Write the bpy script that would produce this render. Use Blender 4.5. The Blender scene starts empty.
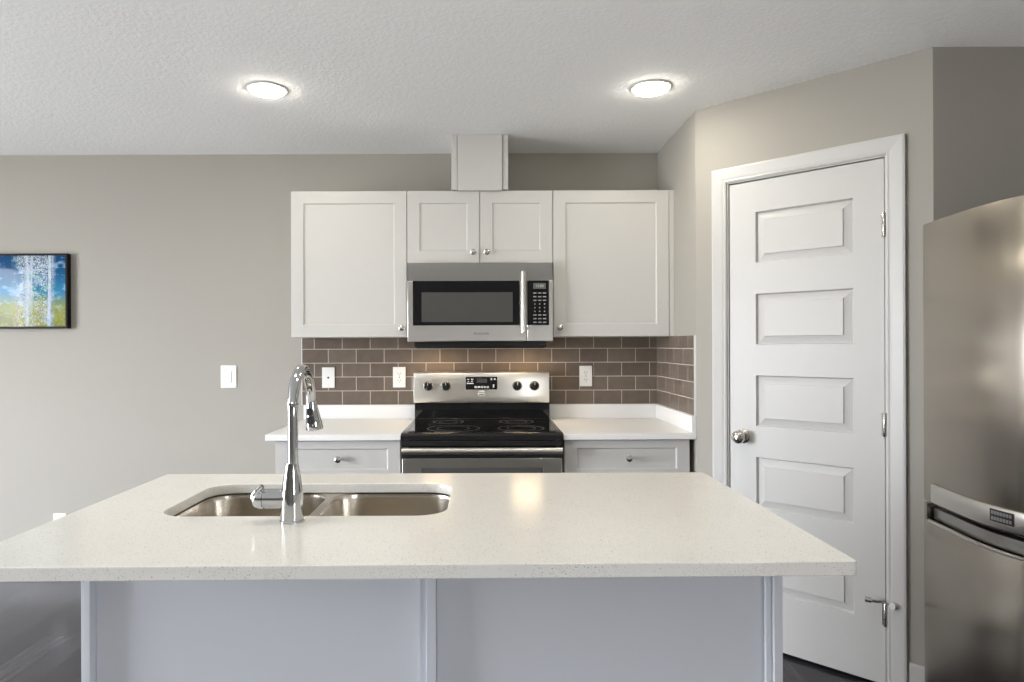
import bpy, bmesh, math, random
from math import pi, sin, cos, radians
from mathutils import Vector, Matrix

random.seed(4)
S = bpy.context.scene
COL = S.collection

# ------------------------------------------------------------------ camera
EYE_D, EYE_Z, FOC = 3.764, 1.31, 670.0            # distance to the back wall, eye height, focal length in px of 1024
cam_d = bpy.data.cameras.new('camera')
cam = bpy.data.objects.new('camera', cam_d); COL.objects.link(cam)
cam.location = (0, -EYE_D, EYE_Z)
cam.rotation_mode = 'XYZ'
ROLL = 0.0036
cam.rotation_euler = (pi / 2, ROLL, 0)
cam_d.sensor_width = 36.0
cam_d.lens = FOC / 1024 * 36.0
cam_d.shift_x = (512 - 484) / 1024
cam_d.shift_y = (346 - 341) / 1024
cam_d.clip_start = 0.05
S.camera = cam

# ------------------------------------------------------------------ colour management
S.view_settings.view_transform = 'Standard'
S.view_settings.look = 'None'
S.view_settings.gamma = 1.0
S.view_settings.use_curve_mapping = False
S.view_settings.exposure = 0.36

# ------------------------------------------------------------------ world: overcast daylight outside the windows
SKY_STRENGTH = 31.0
LAMP_POWER = 74.0
COOKTOP_LAMP = 22.0
W = bpy.data.worlds.new('daylight'); S.world = W
W.use_nodes = True
nt = W.node_tree; nt.nodes.clear()
wo = nt.nodes.new('ShaderNodeOutputWorld'); bg = nt.nodes.new('ShaderNodeBackground')
tc = nt.nodes.new('ShaderNodeTexCoord'); sx = nt.nodes.new('ShaderNodeSeparateXYZ')
rp = nt.nodes.new('ShaderNodeValToRGB')
rp.color_ramp.elements[0].position = 0.40; rp.color_ramp.elements[0].color = (0.40, 0.40, 0.39, 1)
rp.color_ramp.elements[1].position = 0.58; rp.color_ramp.elements[1].color = (0.96, 1.0, 1.09, 1)
mr = nt.nodes.new('ShaderNodeMapRange'); mr.inputs[1].default_value = -1; mr.inputs[2].default_value = 1
nt.links.new(tc.outputs['Generated'], sx.inputs[0]); nt.links.new(sx.outputs['Z'], mr.inputs[0])
nt.links.new(mr.outputs[0], rp.inputs[0]); nt.links.new(rp.outputs[0], bg.inputs['Color'])
bg.inputs['Strength'].default_value = SKY_STRENGTH
nt.links.new(bg.outputs[0], wo.inputs[0])

# room sizes
CEIL = 2.391
XL, XR, YR = -5.0, 2.2, -7.5
DOORS = {'left': (-3.75, -1.80, 0.04, 2.20)}                      # patio door in the left wall: y0, y1, z0, z1

SIDE = (-6.2, -5.1, 0.90, 1.80)                                   # added unseen window in the right wall, lights the island front

def portal(name, loc, rot, sx_, sy_):
    l = bpy.data.lights.new(name, 'AREA'); l.shape = 'RECTANGLE'; l.size = sx_; l.size_y = sy_
    l.cycles.is_portal = True
    o = bpy.data.objects.new(name, l); COL.objects.link(o); o.location = loc; o.rotation_euler = rot
y0, y1, z0, z1 = DOORS['left']
portal('daylight_portal', (XL - 0.13, (y0 + y1) / 2, (z0 + z1) / 2), (0, -pi / 2, 0), z1 - z0, y1 - y0)
y0, y1, z0, z1 = SIDE
portal('daylight_portal', (XR + 0.13, (y0 + y1) / 2, (z0 + z1) / 2), (0, pi / 2, 0), z1 - z0, y1 - y0)

# ------------------------------------------------------------------ materials
def mat(name, col, rough=0.5, metal=0.0, spec=0.5, aniso=0.0, coat=0.0):
    m = bpy.data.materials.new(name); m.use_nodes = True
    b = m.node_tree.nodes['Principled BSDF']
    b.inputs['Base Color'].default_value = (*col, 1)
    b.inputs['Roughness'].default_value = rough
    b.inputs['Metallic'].default_value = metal
    b.inputs['Specular IOR Level'].default_value = spec
    b.inputs['Anisotropic'].default_value = aniso
    b.inputs['Coat Weight'].default_value = coat
    b.inputs['Coat Roughness'].default_value = 0.03
    return m
def N(m, t): return m.node_tree.nodes.new(t)
def L(m, a, b): m.node_tree.links.new(a, b)
def P(m): return m.node_tree.nodes['Principled BSDF']
def coords(m, scale=(1, 1, 1), kind='Object'):
    t = N(m, 'ShaderNodeTexCoord'); mp = N(m, 'ShaderNodeMapping'); mp.inputs['Scale'].default_value = scale
    L(m, t.outputs[kind], mp.inputs[0]); return mp.outputs[0]
def noise(m, vec, scale, detail=3, rough=0.5):
    n = N(m, 'ShaderNodeTexNoise'); n.inputs['Scale'].default_value = scale; n.inputs['Detail'].default_value = detail
    n.inputs['Roughness'].default_value = rough
    L(m, vec, n.inputs['Vector']); return n.outputs['Fac']
def ramp(m, fac, stops, interp='LINEAR'):
    r = N(m, 'ShaderNodeValToRGB'); r.color_ramp.interpolation = interp
    e = r.color_ramp.elements
    while len(e) < len(stops): e.new(0.5)
    for k, (p, c) in enumerate(stops):
        e[k].position = p; e[k].color = (*c, 1) if len(c) == 3 else c
    L(m, fac, r.inputs[0]); return r.outputs[0]
def mix(m, fac, a, b, mode='MIX'):
    n = N(m, 'ShaderNodeMix'); n.data_type = 'RGBA'; n.blend_type = mode
    for v, i in ((fac, 0), (a, 6), (b, 7)):
        if isinstance(v, (int, float)): n.inputs[i].default_value = v
        elif isinstance(v, tuple): n.inputs[i].default_value = (*v, 1)
        else: L(m, v, n.inputs[i])
    return n.outputs[2]
def bump(m, h, strength, dist=0.01):
    b = N(m, 'ShaderNodeBump'); b.inputs['Strength'].default_value = strength; b.inputs['Distance'].default_value = dist
    L(m, h, b.inputs['Height']); L(m, b.outputs[0], P(m).inputs['Normal'])

M = {}
def paint(name, col, rough, bs=0.08):
    m = mat(name, col, rough, spec=0.35); v = coords(m)
    bump(m, noise(m, v, 260, 2), bs, 0.002); M[name] = m; return m
paint('wall_paint', (0.378, 0.359, 0.320), 0.75)
paint('dark_reflection_paint', (0.15, 0.14, 0.13), 0.75)  # unseen rear wall, made dark so metal and glass reflect less light
paint('trim_white', (0.565, 0.559, 0.544), 0.38, 0.02)
paint('cabinet_white', (0.575, 0.566, 0.545), 0.36, 0.03)
paint('panel_white', (0.655, 0.675, 0.71), 0.42, 0.03)
m = mat('ceiling_texture', (0.945, 0.955, 0.965), 0.9, spec=0.2); v = coords(m)
h = ramp(m, noise(m, v, 70, 4, 0.6), [(0.42, (0, 0, 0)), (0.62, (1, 1, 1))])
bump(m, h, 0.22, 0.006); M['ceiling'] = m
# quartz with fine grey and pale specks
m = mat('quartz', (0.8, 0.78, 0.72), 0.17, spec=0.5); v = coords(m)
def voro(m, v, scale, feature='F1'):
    n = N(m, 'ShaderNodeTexVoronoi'); n.inputs['Scale'].default_value = scale; n.feature = feature
    L(m, v, n.inputs['Vector']); return n
vn = voro(m, v, 330); sp = ramp(m, vn.outputs['Distance'], [(0.16, (1, 1, 1)), (0.26, (0, 0, 0))])
sel = ramp(m, vn.outputs['Color'], [(0.38, (0, 0, 0)), (0.44, (1, 1, 1))])
dk = mix(m, 1.0, sp, sel, 'MULTIPLY')
vb = voro(m, v, 150); sp2 = ramp(m, vb.outputs['Distance'], [(0.10, (1, 1, 1)), (0.2, (0, 0, 0))])
sel2 = ramp(m, vb.outputs['Color'], [(0.58, (0, 0, 0)), (0.66, (1, 1, 1))])
pk = mix(m, 1.0, sp2, sel2, 'MULTIPLY')
base = mix(m, noise(m, v, 14, 4), (0.775, 0.757, 0.705), (0.825, 0.807, 0.76))
c1 = mix(m, dk, base, (0.34, 0.335, 0.32)); c2 = mix(m, pk, c1, (0.17, 0.165, 0.16))
L(m, c2, P(m).inputs['Base Color']); M['quartz'] = m
m = mat('worktop_white', (0.82, 0.815, 0.80), 0.38, spec=0.3); v = coords(m)
L(m, mix(m, noise(m, v, 300, 1), (0.83, 0.825, 0.81), (0.87, 0.865, 0.85)), P(m).inputs['Base Color']); M['worktop'] = m
# brushed stainless steel
def steel(name, col, rough, aniso=0.75):
    m = mat(name, col, rough, 1.0, aniso=aniso)
    t = N(m, 'ShaderNodeTangent'); t.direction_type = 'RADIAL'; t.axis = 'Z'
    L(m, t.outputs[0], P(m).inputs['Tangent'])
    M[name] = m; return m
steel('stainless', (0.60, 0.575, 0.53), 0.30)
M['lit_stainless'] = mat('lit_stainless', (0.90, 0.86, 0.78), 0.30, 1.0)  # brighter copy of the steel, lit backguard look put into the colour
steel('shaded_stainless', (0.36, 0.35, 0.33), 0.28)  # darker copy of the steel, dim reflections put into the colour
steel('fridge_steel', (0.37, 0.333, 0.283), 0.27, aniso=0.8)
steel('sink_steel', (0.56, 0.52, 0.46), 0.22, aniso=0.6)
M['chrome'] = mat('chrome', (0.56, 0.57, 0.58), 0.05, 1.0)
M['nickel'] = mat('satin_nickel', (0.52, 0.50, 0.47), 0.22, 1.0)
M['black_glass'] = mat('black_glass', (0.008, 0.008, 0.009), 0.04, spec=0.6)
M['window_glass_dark'] = mat('dark_oven_glass', (0.075, 0.075, 0.072), 0.10, spec=0.7)
M['black_plastic'] = mat('black_plastic', (0.012, 0.012, 0.012), 0.35)
M['black_enamel'] = mat('black_enamel', (0.010, 0.010, 0.011), 0.12, spec=0.6)
M['grey_mark'] = mat('grey_print', (0.42, 0.42, 0.42), 0.5)
M['ring_print'] = mat('ring_print', (0.10, 0.10, 0.10), 0.4)
M['white_mark'] = mat('white_print', (0.75, 0.75, 0.75), 0.5)
M['dark_print'] = mat('dark_print', (0.10, 0.10, 0.10), 0.5)
M['ring_light'] = mat('key_print', (0.22, 0.22, 0.22), 0.5)
M['lcd'] = mat('display_glass', (0.16, 0.18, 0.17), 0.2)
M['plate_white'] = mat('plate_white', (0.86, 0.855, 0.84), 0.3)
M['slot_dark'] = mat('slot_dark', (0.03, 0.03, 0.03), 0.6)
M['frame_black'] = mat('frame_black', (0.008, 0.006, 0.006), 0.5, spec=0.15)
M['frame_brown'] = mat('frame_brown', (0.030, 0.018, 0.014), 0.4)
M['rubber'] = mat('rubber', (0.7, 0.7, 0.69), 0.6)
M['grout'] = mat('grout', (0.60, 0.54, 0.47), 0.85)
# glazed brown tiles, each a slightly different tone
m = mat('brown_tile', (0.17, 0.135, 0.11), 0.36, spec=0.22)
g = N(m, 'ShaderNodeNewGeometry')
t1 = ramp(m, g.outputs['Random Per Island'], [(0.0, (0.138, 0.110, 0.088)), (0.5, (0.162, 0.131, 0.104)), (1.0, (0.188, 0.154, 0.124))])
v = coords(m); L(m, mix(m, 0.25, t1, ramp(m, noise(m, v, 22, 3), [(0.3, (0.13, 0.10, 0.085)), (0.7, (0.22, 0.18, 0.15))])), P(m).inputs['Base Color'])
bump(m, noise(m, v, 24, 1), 0.04, 0.01); M['tile'] = m
# dark wood floor
m = mat('dark_wood_floor', (0.06, 0.05, 0.045), 0.22, spec=0.32); v = coords(m)
v.node.inputs['Rotation'].default_value = (0, 0, pi / 2)
br = N(m, 'ShaderNodeTexBrick'); br.offset = 0.37; br.squash = 1.0
br.inputs['Scale'].default_value = 1.0; br.inputs['Brick Width'].default_value = 1.15; br.inputs['Row Height'].default_value = 0.125
br.inputs['Mortar Size'].default_value = 0.0016; br.inputs['Color1'].default_value = (0.028, 0.029, 0.036, 1)
br.inputs['Color2'].default_value = (0.058, 0.057, 0.067, 1); br.inputs['Mortar'].default_value = (0.008, 0.007, 0.006, 1)
L(m, v, br.inputs['Vector'])
gr = noise(m, coords(m, (50, 3, 50)), 1.0, 6, 0.65)
L(m, mix(m, 0.75, br.outputs['Color'], ramp(m, gr, [(0.3, (0.55, 0.53, 0.52)), (0.7, (1.35, 1.3, 1.28))]), 'MULTIPLY'), P(m).inputs['Base Color'])
bump(m, gr, 0.10, 0.004); M['floor'] = m
paint('carpet', (0.62, 0.58, 0.52), 0.95, 0.5)  # added pale surface out of view, bounces daylight to the ceiling
# window glass: lets daylight through
m = bpy.data.materials.new('window_glass'); m.use_nodes = True; m.node_tree.nodes.remove(P(m))
a = N(m, 'ShaderNodeBsdfTransparent'); b = N(m, 'ShaderNodeBsdfGlossy'); b.inputs['Roughness'].default_value = 0.02
f = N(m, 'ShaderNodeFresnel'); f.inputs['IOR'].default_value = 1.45; x = N(m, 'ShaderNodeMixShader')
g = N(m, 'ShaderNodeNewGeometry'); q = N(m, 'ShaderNodeMath'); q.operation = 'SUBTRACT'; q.use_clamp = True
L(m, f.outputs[0], q.inputs[0]); L(m, g.outputs['Backfacing'], q.inputs[1])
L(m, q.outputs[0], x.inputs[0]); L(m, a.outputs[0], x.inputs[1]); L(m, b.outputs[0], x.inputs[2])
L(m, x.outputs[0], m.node_tree.nodes['Material Output'].inputs[0]); M['glass'] = m
# lamp diffuser
m = mat('lamp_diffuser', (0.9, 0.9, 0.9), 0.5)
P(m).inputs['Emission Color'].default_value = (1.0, 0.93, 0.80, 1); P(m).inputs['Emission Strength'].default_value = LAMP_POWER
M['lamp'] = m
m = mat('cooktop_lamp', (0.9, 0.85, 0.7), 0.5)
P(m).inputs['Emission Color'].default_value = (1.0, 0.72, 0.42, 1); P(m).inputs['Emission Strength'].default_value = COOKTOP_LAMP
M['cooktop_lamp'] = m
# painting: blue sky, pale birch trunks, speckled leaves
m = mat('birch_painting', (0.1, 0.3, 0.5), 0.5, spec=0.05, coat=0.2); v = coords(m)          # object coords: x 0..w, z 0..h (metres)
sp = N(m, 'ShaderNodeSeparateXYZ'); L(m, v, sp.inputs[0])
def mrange(m, val, a, b):
    n = N(m, 'ShaderNodeMapRange'); n.inputs[1].default_value = a; n.inputs[2].default_value = b; L(m, val, n.inputs[0]); return n.outputs[0]
sky = ramp(m, mrange(m, sp.outputs['Z'], 0.0, 0.40), [(0.0, (0.16, 0.20, 0.06)), (0.32, (0.20, 0.25, 0.07)), (0.5, (0.03, 0.20, 0.36)), (0.8, (0.006, 0.075, 0.19)), (1.0, (0.004, 0.05, 0.14))])
patch = ramp(m, noise(m, v, 9, 3), [(0.45, (0, 0, 0)), (0.62, (1, 1, 1))])
ground = mix(m, noise(m, v, 60, 4), (0.10, 0.035, 0.008), (0.22, 0.24, 0.05))
low = ramp(m, mrange(m, sp.outputs['Z'], 0.0, 0.4), [(0.22, (1, 1, 1)), (0.5, (0, 0, 0))])
c = mix(m, mix(m, 1.0, low, patch, 'MULTIPLY'), sky, ground)
cl = ramp(m, noise(m, coords(m, (1, 1, 1.6)), 16, 4), [(0.55, (0, 0, 0)), (0.66, (1, 1, 1))])
c = mix(m, mix(m, 0.5, (0, 0, 0), cl), c, (0.35, 0.55, 0.75))
trk = noise(m, coords(m, (22, 1, 0.8)), 1.0, 2)
trk = ramp(m, trk, [(0.54, (0, 0, 0)), (0.60, (1, 1, 1))])
bark = mix(m, noise(m, coords(m, (60, 1, 40)), 1.0, 3), (0.10, 0.22, 0.45), (0.75, 0.80, 0.85))
band = ramp(m, mrange(m, sp.outputs['X'], 0.0, 0.6), [(0.62, (0, 0, 0)), (0.66, (1, 1, 1)), (0.88, (1, 1, 1)), (0.91, (0, 0, 0))])
c = mix(m, mix(m, 1.0, trk, band, 'MULTIPLY'), c, bark)
tree = ramp(m, mrange(m, sp.outputs['X'], 0.0, 0.6), [(0.50, (0, 0, 0)), (0.60, (1, 1, 1)), (0.84, (1, 1, 1)), (0.93, (0, 0, 0))])
for sc, seed, ca, cb in ((170, 0.0, (0.10, 0.26, 0.10), (0.62, 0.78, 0.45)), (240, 3.7, (0.20, 0.22, 0.50), (0.85, 0.80, 0.88)), (150, 8.1, (0.30, 0.12, 0.03), (0.40, 0.50, 0.10))):
    lv = voro(m, v, sc); lf = ramp(m, lv.outputs['Distance'], [(0.36, (1, 1, 1)), (0.48, (0, 0, 0))])
    dn = N(m, 'ShaderNodeTexNoise'); dn.noise_dimensions = '4D'; dn.inputs['W'].default_value = seed; dn.inputs['Scale'].default_value = 11; dn.inputs['Detail'].default_value = 4
    L(m, v, dn.inputs['Vector'])
    dens = ramp(m, dn.outputs['Fac'], [(0.45, (0, 0, 0)), (0.50, (1, 1, 1))])
    zone = tree if seed < 8 else low
    c = mix(m, mix(m, 1.0, mix(m, 1.0, lf, dens, 'MULTIPLY'), zone, 'MULTIPLY'), c, mix(m, lv.outputs['Color'], ca, cb))
L(m, c, P(m).inputs['Base Color']); M['art'] = m

# ------------------------------------------------------------------ mesh helpers
def soft(b, how='all'):
    """smooth shading for curved faces; flat faces that follow an axis stay flat"""
    b.normal_update()
    for f in b.faces:
        f.smooth = how == 'all' or (how == 'bevels' and max(abs(c) for c in f.normal) < 0.9995) or (how == 'sides' and len(f.verts) <= 4)
def merge(bm, src):
    me = bpy.data.meshes.new('tmp'); src.to_mesh(me); src.free(); bm.from_mesh(me); bpy.data.meshes.remove(me)
def box(bm, x0, x1, y0, y1, z0, z1, bev=0.0, seg=2, mtx=None):
    b = bmesh.new(); bmesh.ops.create_cube(b, size=1.0)
    for v in b.verts:
        v.co = Vector((x0 + (v.co.x + 0.5) * (x1 - x0), y0 + (v.co.y + 0.5) * (y1 - y0), z0 + (v.co.z + 0.5) * (z1 - z0)))
    if bev > 0: bmesh.ops.bevel(b, geom=b.edges[:], offset=bev, segments=seg, profile=0.5, affect='EDGES')
    soft(b, 'bevels')
    if mtx: bmesh.ops.transform(b, matrix=mtx, verts=b.verts)
    merge(bm, b); return bm
def B(*a, **k): return box(bmesh.new(), *a, **k)
def lathe(bm, prof, origin=(0, 0, 0), axis='Z', n=32, mtx=None):
    b = bmesh.new(); rings = []
    for r, h in prof:
        if r < 1e-6: rings.append([b.verts.new((0, 0, h))])
        else: rings.append([b.verts.new((r * cos(2 * pi * k / n), r * sin(2 * pi * k / n), h)) for k in range(n)])
    for p, q in zip(rings, rings[1:]):
        for k in range(n):
            j = (k + 1) % n
            if len(p) == 1 and len(q) == 1: continue
            if len(p) == 1: b.faces.new((p[0], q[j], q[k]))
            elif len(q) == 1: b.faces.new((p[k], p[j], q[0]))
            else: b.faces.new((p[k], p[j], q[j], q[k]))
    for ring, rev in ((rings[0], True), (rings[-1], False)):
        if len(ring) > 1: b.faces.new(ring[::-1] if rev else ring)
    R = {'Z': Matrix(), '-Y': Matrix.Rotation(pi / 2, 4, 'X'), 'X': Matrix.Rotation(pi / 2, 4, 'Y'), '-X': Matrix.Rotation(-pi / 2, 4, 'Y'), '-Z': Matrix.Rotation(pi, 4, 'X')}[axis]
    bmesh.ops.transform(b, matrix=(mtx or Matrix()) @ Matrix.Translation(origin) @ R, verts=b.verts)
    bmesh.ops.recalc_face_normals(b, faces=b.faces); soft(b, 'all')
    merge(bm, b); return bm
def tube(bm, pts, rad, n=20, caps=True):
    b = bmesh.new(); pts = [Vector(p) for p in pts]
    rad = rad if isinstance(rad, (list, tuple)) else [rad] * len(pts)
    T = [((pts[min(i + 1, len(pts) - 1)] - pts[max(i - 1, 0)]).normalized()) for i in range(len(pts))]
    up = Vector((0, 0, 1)) if abs(T[0].z) < 0.9 else Vector((1, 0, 0))
    u = T[0].cross(up).normalized(); rings = []
    for i, p in enumerate(pts):
        u = (u - T[i] * u.dot(T[i])).normalized(); w = T[i].cross(u)
        rings.append([b.verts.new(p + rad[i] * (u * cos(2 * pi * k / n) + w * sin(2 * pi * k / n))) for k in range(n)])
    for p, q in zip(rings, rings[1:]):
        for k in range(n): b.faces.new((p[k], p[(k + 1) % n], q[(k + 1) % n], q[k]))
    if caps: b.faces.new(rings[0][::-1]); b.faces.new(rings[-1])
    bmesh.ops.recalc_face_normals(b, faces=b.faces); soft(b, 'all'); merge(bm, b); return bm
def prism(bm, prof, a0, a1, axis='X', bev=0.0, seg=2):
    """profile extruded along an axis: X -> profile (y, z); Z -> profile (x, y)"""
    b = bmesh.new()
    mk = {'X': lambda p, a: (a, p[0], p[1]), 'Z': lambda p, a: (p[0], p[1], a), 'Y': lambda p, a: (p[0], a, p[1])}[axis]
    lo = [b.verts.new(mk(p, a0)) for p in prof]; hi = [b.verts.new(mk(p, a1)) for p in prof]; n = len(prof)
    b.faces.new(lo[::-1]); b.faces.new(hi)
    for k in range(n): b.faces.new((lo[k], lo[(k + 1) % n], hi[(k + 1) % n], hi[k]))
    bmesh.ops.recalc_face_normals(b, faces=b.faces)
    if bev > 0:
        ed = [e for e in b.edges if len(e.link_faces) == 2 and e.calc_face_angle(0) > radians(40)]
        bmesh.ops.bevel(b, geom=ed, offset=bev, segments=seg, profile=0.5, affect='EDGES')
    soft(b, 'sides' if n > 8 else 'bevels'); merge(bm, b); return bm
def rrect(x0, x1, y0, y1, r, n=8):
    out = []
    for cx, cy, a in ((x1 - r, y1 - r, 0), (x0 + r, y1 - r, pi / 2), (x0 + r, y0 + r, pi), (x1 - r, y0 + r, 1.5 * pi)):
        for k in range(n + 1):
            t = a + pi / 2 * k / n; out.append((cx + r * cos(t), cy + r * sin(t)))
    return out
def plate_with_holes(bm, outer, holes, z_top, thick, bev=0.0):
    b = bmesh.new(); ed = []
    for loop in [outer] + holes:
        vs = [b.verts.new((p[0], p[1], z_top)) for p in loop]
        ed += [b.edges.new((vs[k], vs[(k + 1) % len(vs)])) for k in range(len(vs))]
    bmesh.ops.triangle_fill(b, use_beauty=True, use_dissolve=False, edges=ed)
    if thick > 0:
        r = bmesh.ops.extrude_face_region(b, geom=b.faces[:])
        bmesh.ops.translate(b, verts=[g for g in r['geom'] if isinstance(g, bmesh.types.BMVert)], vec=(0, 0, -thick))
        bmesh.ops.recalc_face_normals(b, faces=b.faces)
        if bev > 0:
            e2 = [e for e in b.edges if len(e.link_faces) == 2 and e.calc_face_angle(0) > radians(60)]
            bmesh.ops.bevel(b, geom=e2, offset=bev, segments=2, profile=0.5, affect='EDGES')
    soft(b, 'bevels'); merge(bm, b); return bm
def text_bm(body, size, mtx, depth=0.0006):
    c = bpy.data.curves.new('txt', 'FONT'); c.body = body; c.size = size; c.align_x = 'CENTER'; c.align_y = 'CENTER'; c.extrude = depth
    o = bpy.data.objects.new('txt', c); COL.objects.link(o)
    me = bpy.data.meshes.new_from_object(o)
    bpy.data.objects.remove(o); bpy.data.curves.remove(c)
    b = bmesh.new(); b.from_mesh(me); bpy.data.meshes.remove(me)
    bmesh.ops.transform(b, matrix=mtx, verts=b.verts); return b
def face_cam(x, y, z):                     # text standing on a surface that faces -Y
    return Matrix.Translation((x, y, z)) @ Matrix.Rotation(pi / 2, 4, 'X')

# ------------------------------------------------------------------ object helpers
def wloc(p):
    v = Vector()
    while p is not None: v += p.location; p = p.parent
    return v
def obj(name, bm, m, parent=None, local=False, smooth=35):
    """one mesh object; coordinates are world ones unless local"""
    if parent is not None and not local:
        bmesh.ops.translate(bm, verts=bm.verts, vec=-wloc(parent))
    flags = [f.smooth for f in bm.faces]
    me = bpy.data.meshes.new(name); bm.to_mesh(me); bm.free()
    me.materials.append(M[m] if isinstance(m, str) else m)
    me.set_sharp_from_angle(angle=radians(smooth)); me.polygons.foreach_set('use_smooth', flags)
    o = bpy.data.objects.new(name, me); COL.objects.link(o)
    if parent is not None: o.parent = parent
    return o
def tag(o, label, cat, group=None, kind=None):
    o['label'] = label; o['category'] = cat
    if group: o['group'] = group
    if kind: o['kind'] = kind
    return o
def thing(name, label, cat, loc=(0, 0, 0), rotz=0.0, group=None, kind=None):
    o = bpy.data.objects.new(name, None); COL.objects.link(o); o.location = loc; o.rotation_euler = (0, 0, rotz)
    o.empty_display_size = 0.05
    return tag(o, label, cat, group, kind)
def struct(name, bm, m, label=None, cat=None):
    """a piece of the room, with its origin in its own middle"""
    o = obj(name, bm, m); o['kind'] = 'structure'
    if label: o['label'] = label; o['category'] = cat
    return o
def dup(root, loc, label=None, rotz=None):
    r = root.copy(); COL.objects.link(r); r.location = loc
    if rotz is not None: r.rotation_euler = (0, 0, rotz)
    if label: r['label'] = label
    for ch in list(root.children):
        c = ch.copy(); COL.objects.link(c); c.parent = r
        for g in list(ch.children):
            d = g.copy(); COL.objects.link(d); d.parent = c
    return r

# ================================================================== THE ROOM
T = 0.12
AX, AY = 0.978, -0.676            # corner where the short side wall meets the angled pantry wall
BX, BY = 1.635, -1.329            # corner where the pantry wall meets the wall behind the fridge
PL = math.hypot(BX - AX, BY - AY); PROT = math.atan2(BY - AY, BX - AX)
struct('floor', B(XL - T, XR + T, YR - T, T, -0.1, 0), 'floor', 'dark grey-brown wood plank floor around the island', 'floor')
struct('floor_bounce_carpet', B(XL, XR, YR, -4.3, 0.0, 0.012, 0.004), 'carpet', 'unseen pale carpet added behind the viewer to bounce light upwards', 'carpet')
struct('ceiling', B(XL - T, XR + T, YR - T, T, CEIL, CEIL + 0.1), 'ceiling', 'white textured ceiling with two round downlights', 'ceiling')
struct('wall_back', B(XL - T, XR + T, 0, T, 0, CEIL), 'wall_paint', 'long greige wall behind the range and wall cabinets', 'wall')
struct('wall_pantry_side', B(AX, AX + 0.1, AY, 0, 0, CEIL), 'wall_paint', 'short greige side wall at the end of the right worktop', 'wall')
U0, U1, DH = 0.1587 - 0.024, 0.766 + 0.024, 2.055            # rough opening in the pantry wall
bm = bmesh.new()
box(bm, 0, U0, 0, 0.1, 0, CEIL); box(bm, U1, PL, 0, 0.1, 0, CEIL); box(bm, U0, U1, 0, 0.1, DH, CEIL)
o = struct('wall_pantry', bm, 'wall_paint', 'angled greige wall around the white panelled door', 'wall')
o.location = (AX, AY, 0); o.rotation_euler = (0, 0, PROT)
struct('wall_fridge', B(BX, XR + T, BY, BY + 0.1, 0, CEIL), 'wall_paint', 'shaded greige wall behind the refrigerator', 'wall')
def wall_with_openings(axis, fixed0, fixed1, a0, a1, openings):
    bm = bmesh.new()
    def bx(p, q, z0, z1):
        if q - p < 1e-4 or z1 - z0 < 1e-4: return
        if axis == 'Y': box(bm, fixed0, fixed1, p, q, z0, z1)
        else: box(bm, p, q, fixed0, fixed1, z0, z1)
    cur = a0
    for p, q, z0, z1 in sorted(openings):
        bx(cur, p, 0, CEIL); bx(p, q, 0, z0); bx(p, q, z1, CEIL); cur = q
    bx(cur, a1, 0, CEIL); return bm
struct('wall_left', wall_with_openings('Y', XL - T, XL, YR, 0, [DOORS['left']]), 'wall_paint', 'greige wall with the glazed patio door, outside the photo', 'wall')
struct('wall_front', B(XL - T, XR + T, YR - T, YR, 0, CEIL), 'dark_reflection_paint', 'unseen wall behind the viewer, taupe darkened to deepen metal reflections', 'wall')
struct('wall_right', wall_with_openings('Y', XR, XR + T, YR, 0, [SIDE]), 'wall_paint', 'greige wall beside the refrigerator, outside the photo', 'wall')
def glazing(name, kind_label, cat, axis, f, a0, a1, z0, z1, nmull):
    """frame of four members, mullions, and a pane"""
    def bx(bm, p, q, r0, r1, d0, d1):
        if axis == 'X': box(bm, p, q, f + d0, f + d1, r0, r1, 0.004)
        else: box(bm, f + d0, f + d1, p, q, r0, r1, 0.004)
    bm = bmesh.new(); w = 0.055
    bx(bm, a0, a1, z0, z0 + w, -0.07, 0.0); bx(bm, a0, a1, z1 - w, z1, -0.07, 0.0)
    for k in range(nmull + 2):
        p = a0 + (a1 - a0 - w) * k / (nmull + 1); bx(bm, p, p + w, z0 + w, z1 - w, -0.07, 0.0)
    fr = struct(name, bm, 'trim_white', kind_label, cat)
    bm = bmesh.new()
    if axis == 'X': box(bm, a0 + 0.02, a1 - 0.02, f - 0.045, f - 0.037, z0 + 0.02, z1 - 0.02)
    else: box(bm, f - 0.045, f - 0.037, a0 + 0.02, a1 - 0.02, z0 + 0.02, z1 - 0.02)
    obj('pane', bm, 'glass', fr)
y0, y1, z0, z1 = DOORS['left']
glazing('door_2', 'white framed glazed patio door in the left wall', 'patio door', 'Y', XL, y0, y1, z0, z1, 1)

y0, y1, z0, z1 = SIDE
glazing('added_window_1', 'added unseen white framed window in the right wall, lights the island front', 'window', 'Y', XR + 0.07, y0, y1, z0, z1, 1)  # added light source for the island front panels

# baseboards
def skirting(bm, x0, x1, y0, y1):
    box(bm, x0, x1, y0, y1, 0, 0.13, 0.004); return bm
struct('baseboard_back', skirting(bmesh.new(), XL, -0.98, -0.014, 0), 'trim_white', 'white baseboard under the picture wall', 'baseboard')
struct('baseboard_left', skirting(skirting(bmesh.new(), XL, XL + 0.014, YR, DOORS['left'][0]), XL, XL + 0.014, DOORS['left'][1], -0.014), 'trim_white', 'white baseboard beside the patio door', 'baseboard')
struct('baseboard_front', skirting(bmesh.new(), XL + 0.014, XR, YR, YR + 0.014), 'trim_white', 'white baseboard under the rear wall', 'baseboard')
struct('baseboard_right', skirting(bmesh.new(), XR - 0.014, XR, YR + 0.014, BY - 0.02), 'trim_white', 'white baseboard beside the refrigerator', 'baseboard')
bm = bmesh.new(); box(bm, 0.848, PL, -0.014, 0, 0, 0.13, 0.004)
o = struct('baseboard_pantry', bm, 'trim_white', 'short white baseboard between the door casing and the refrigerator', 'baseboard')
o.location = (AX, AY, 0); o.rotation_euler = (0, 0, PROT)

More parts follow.
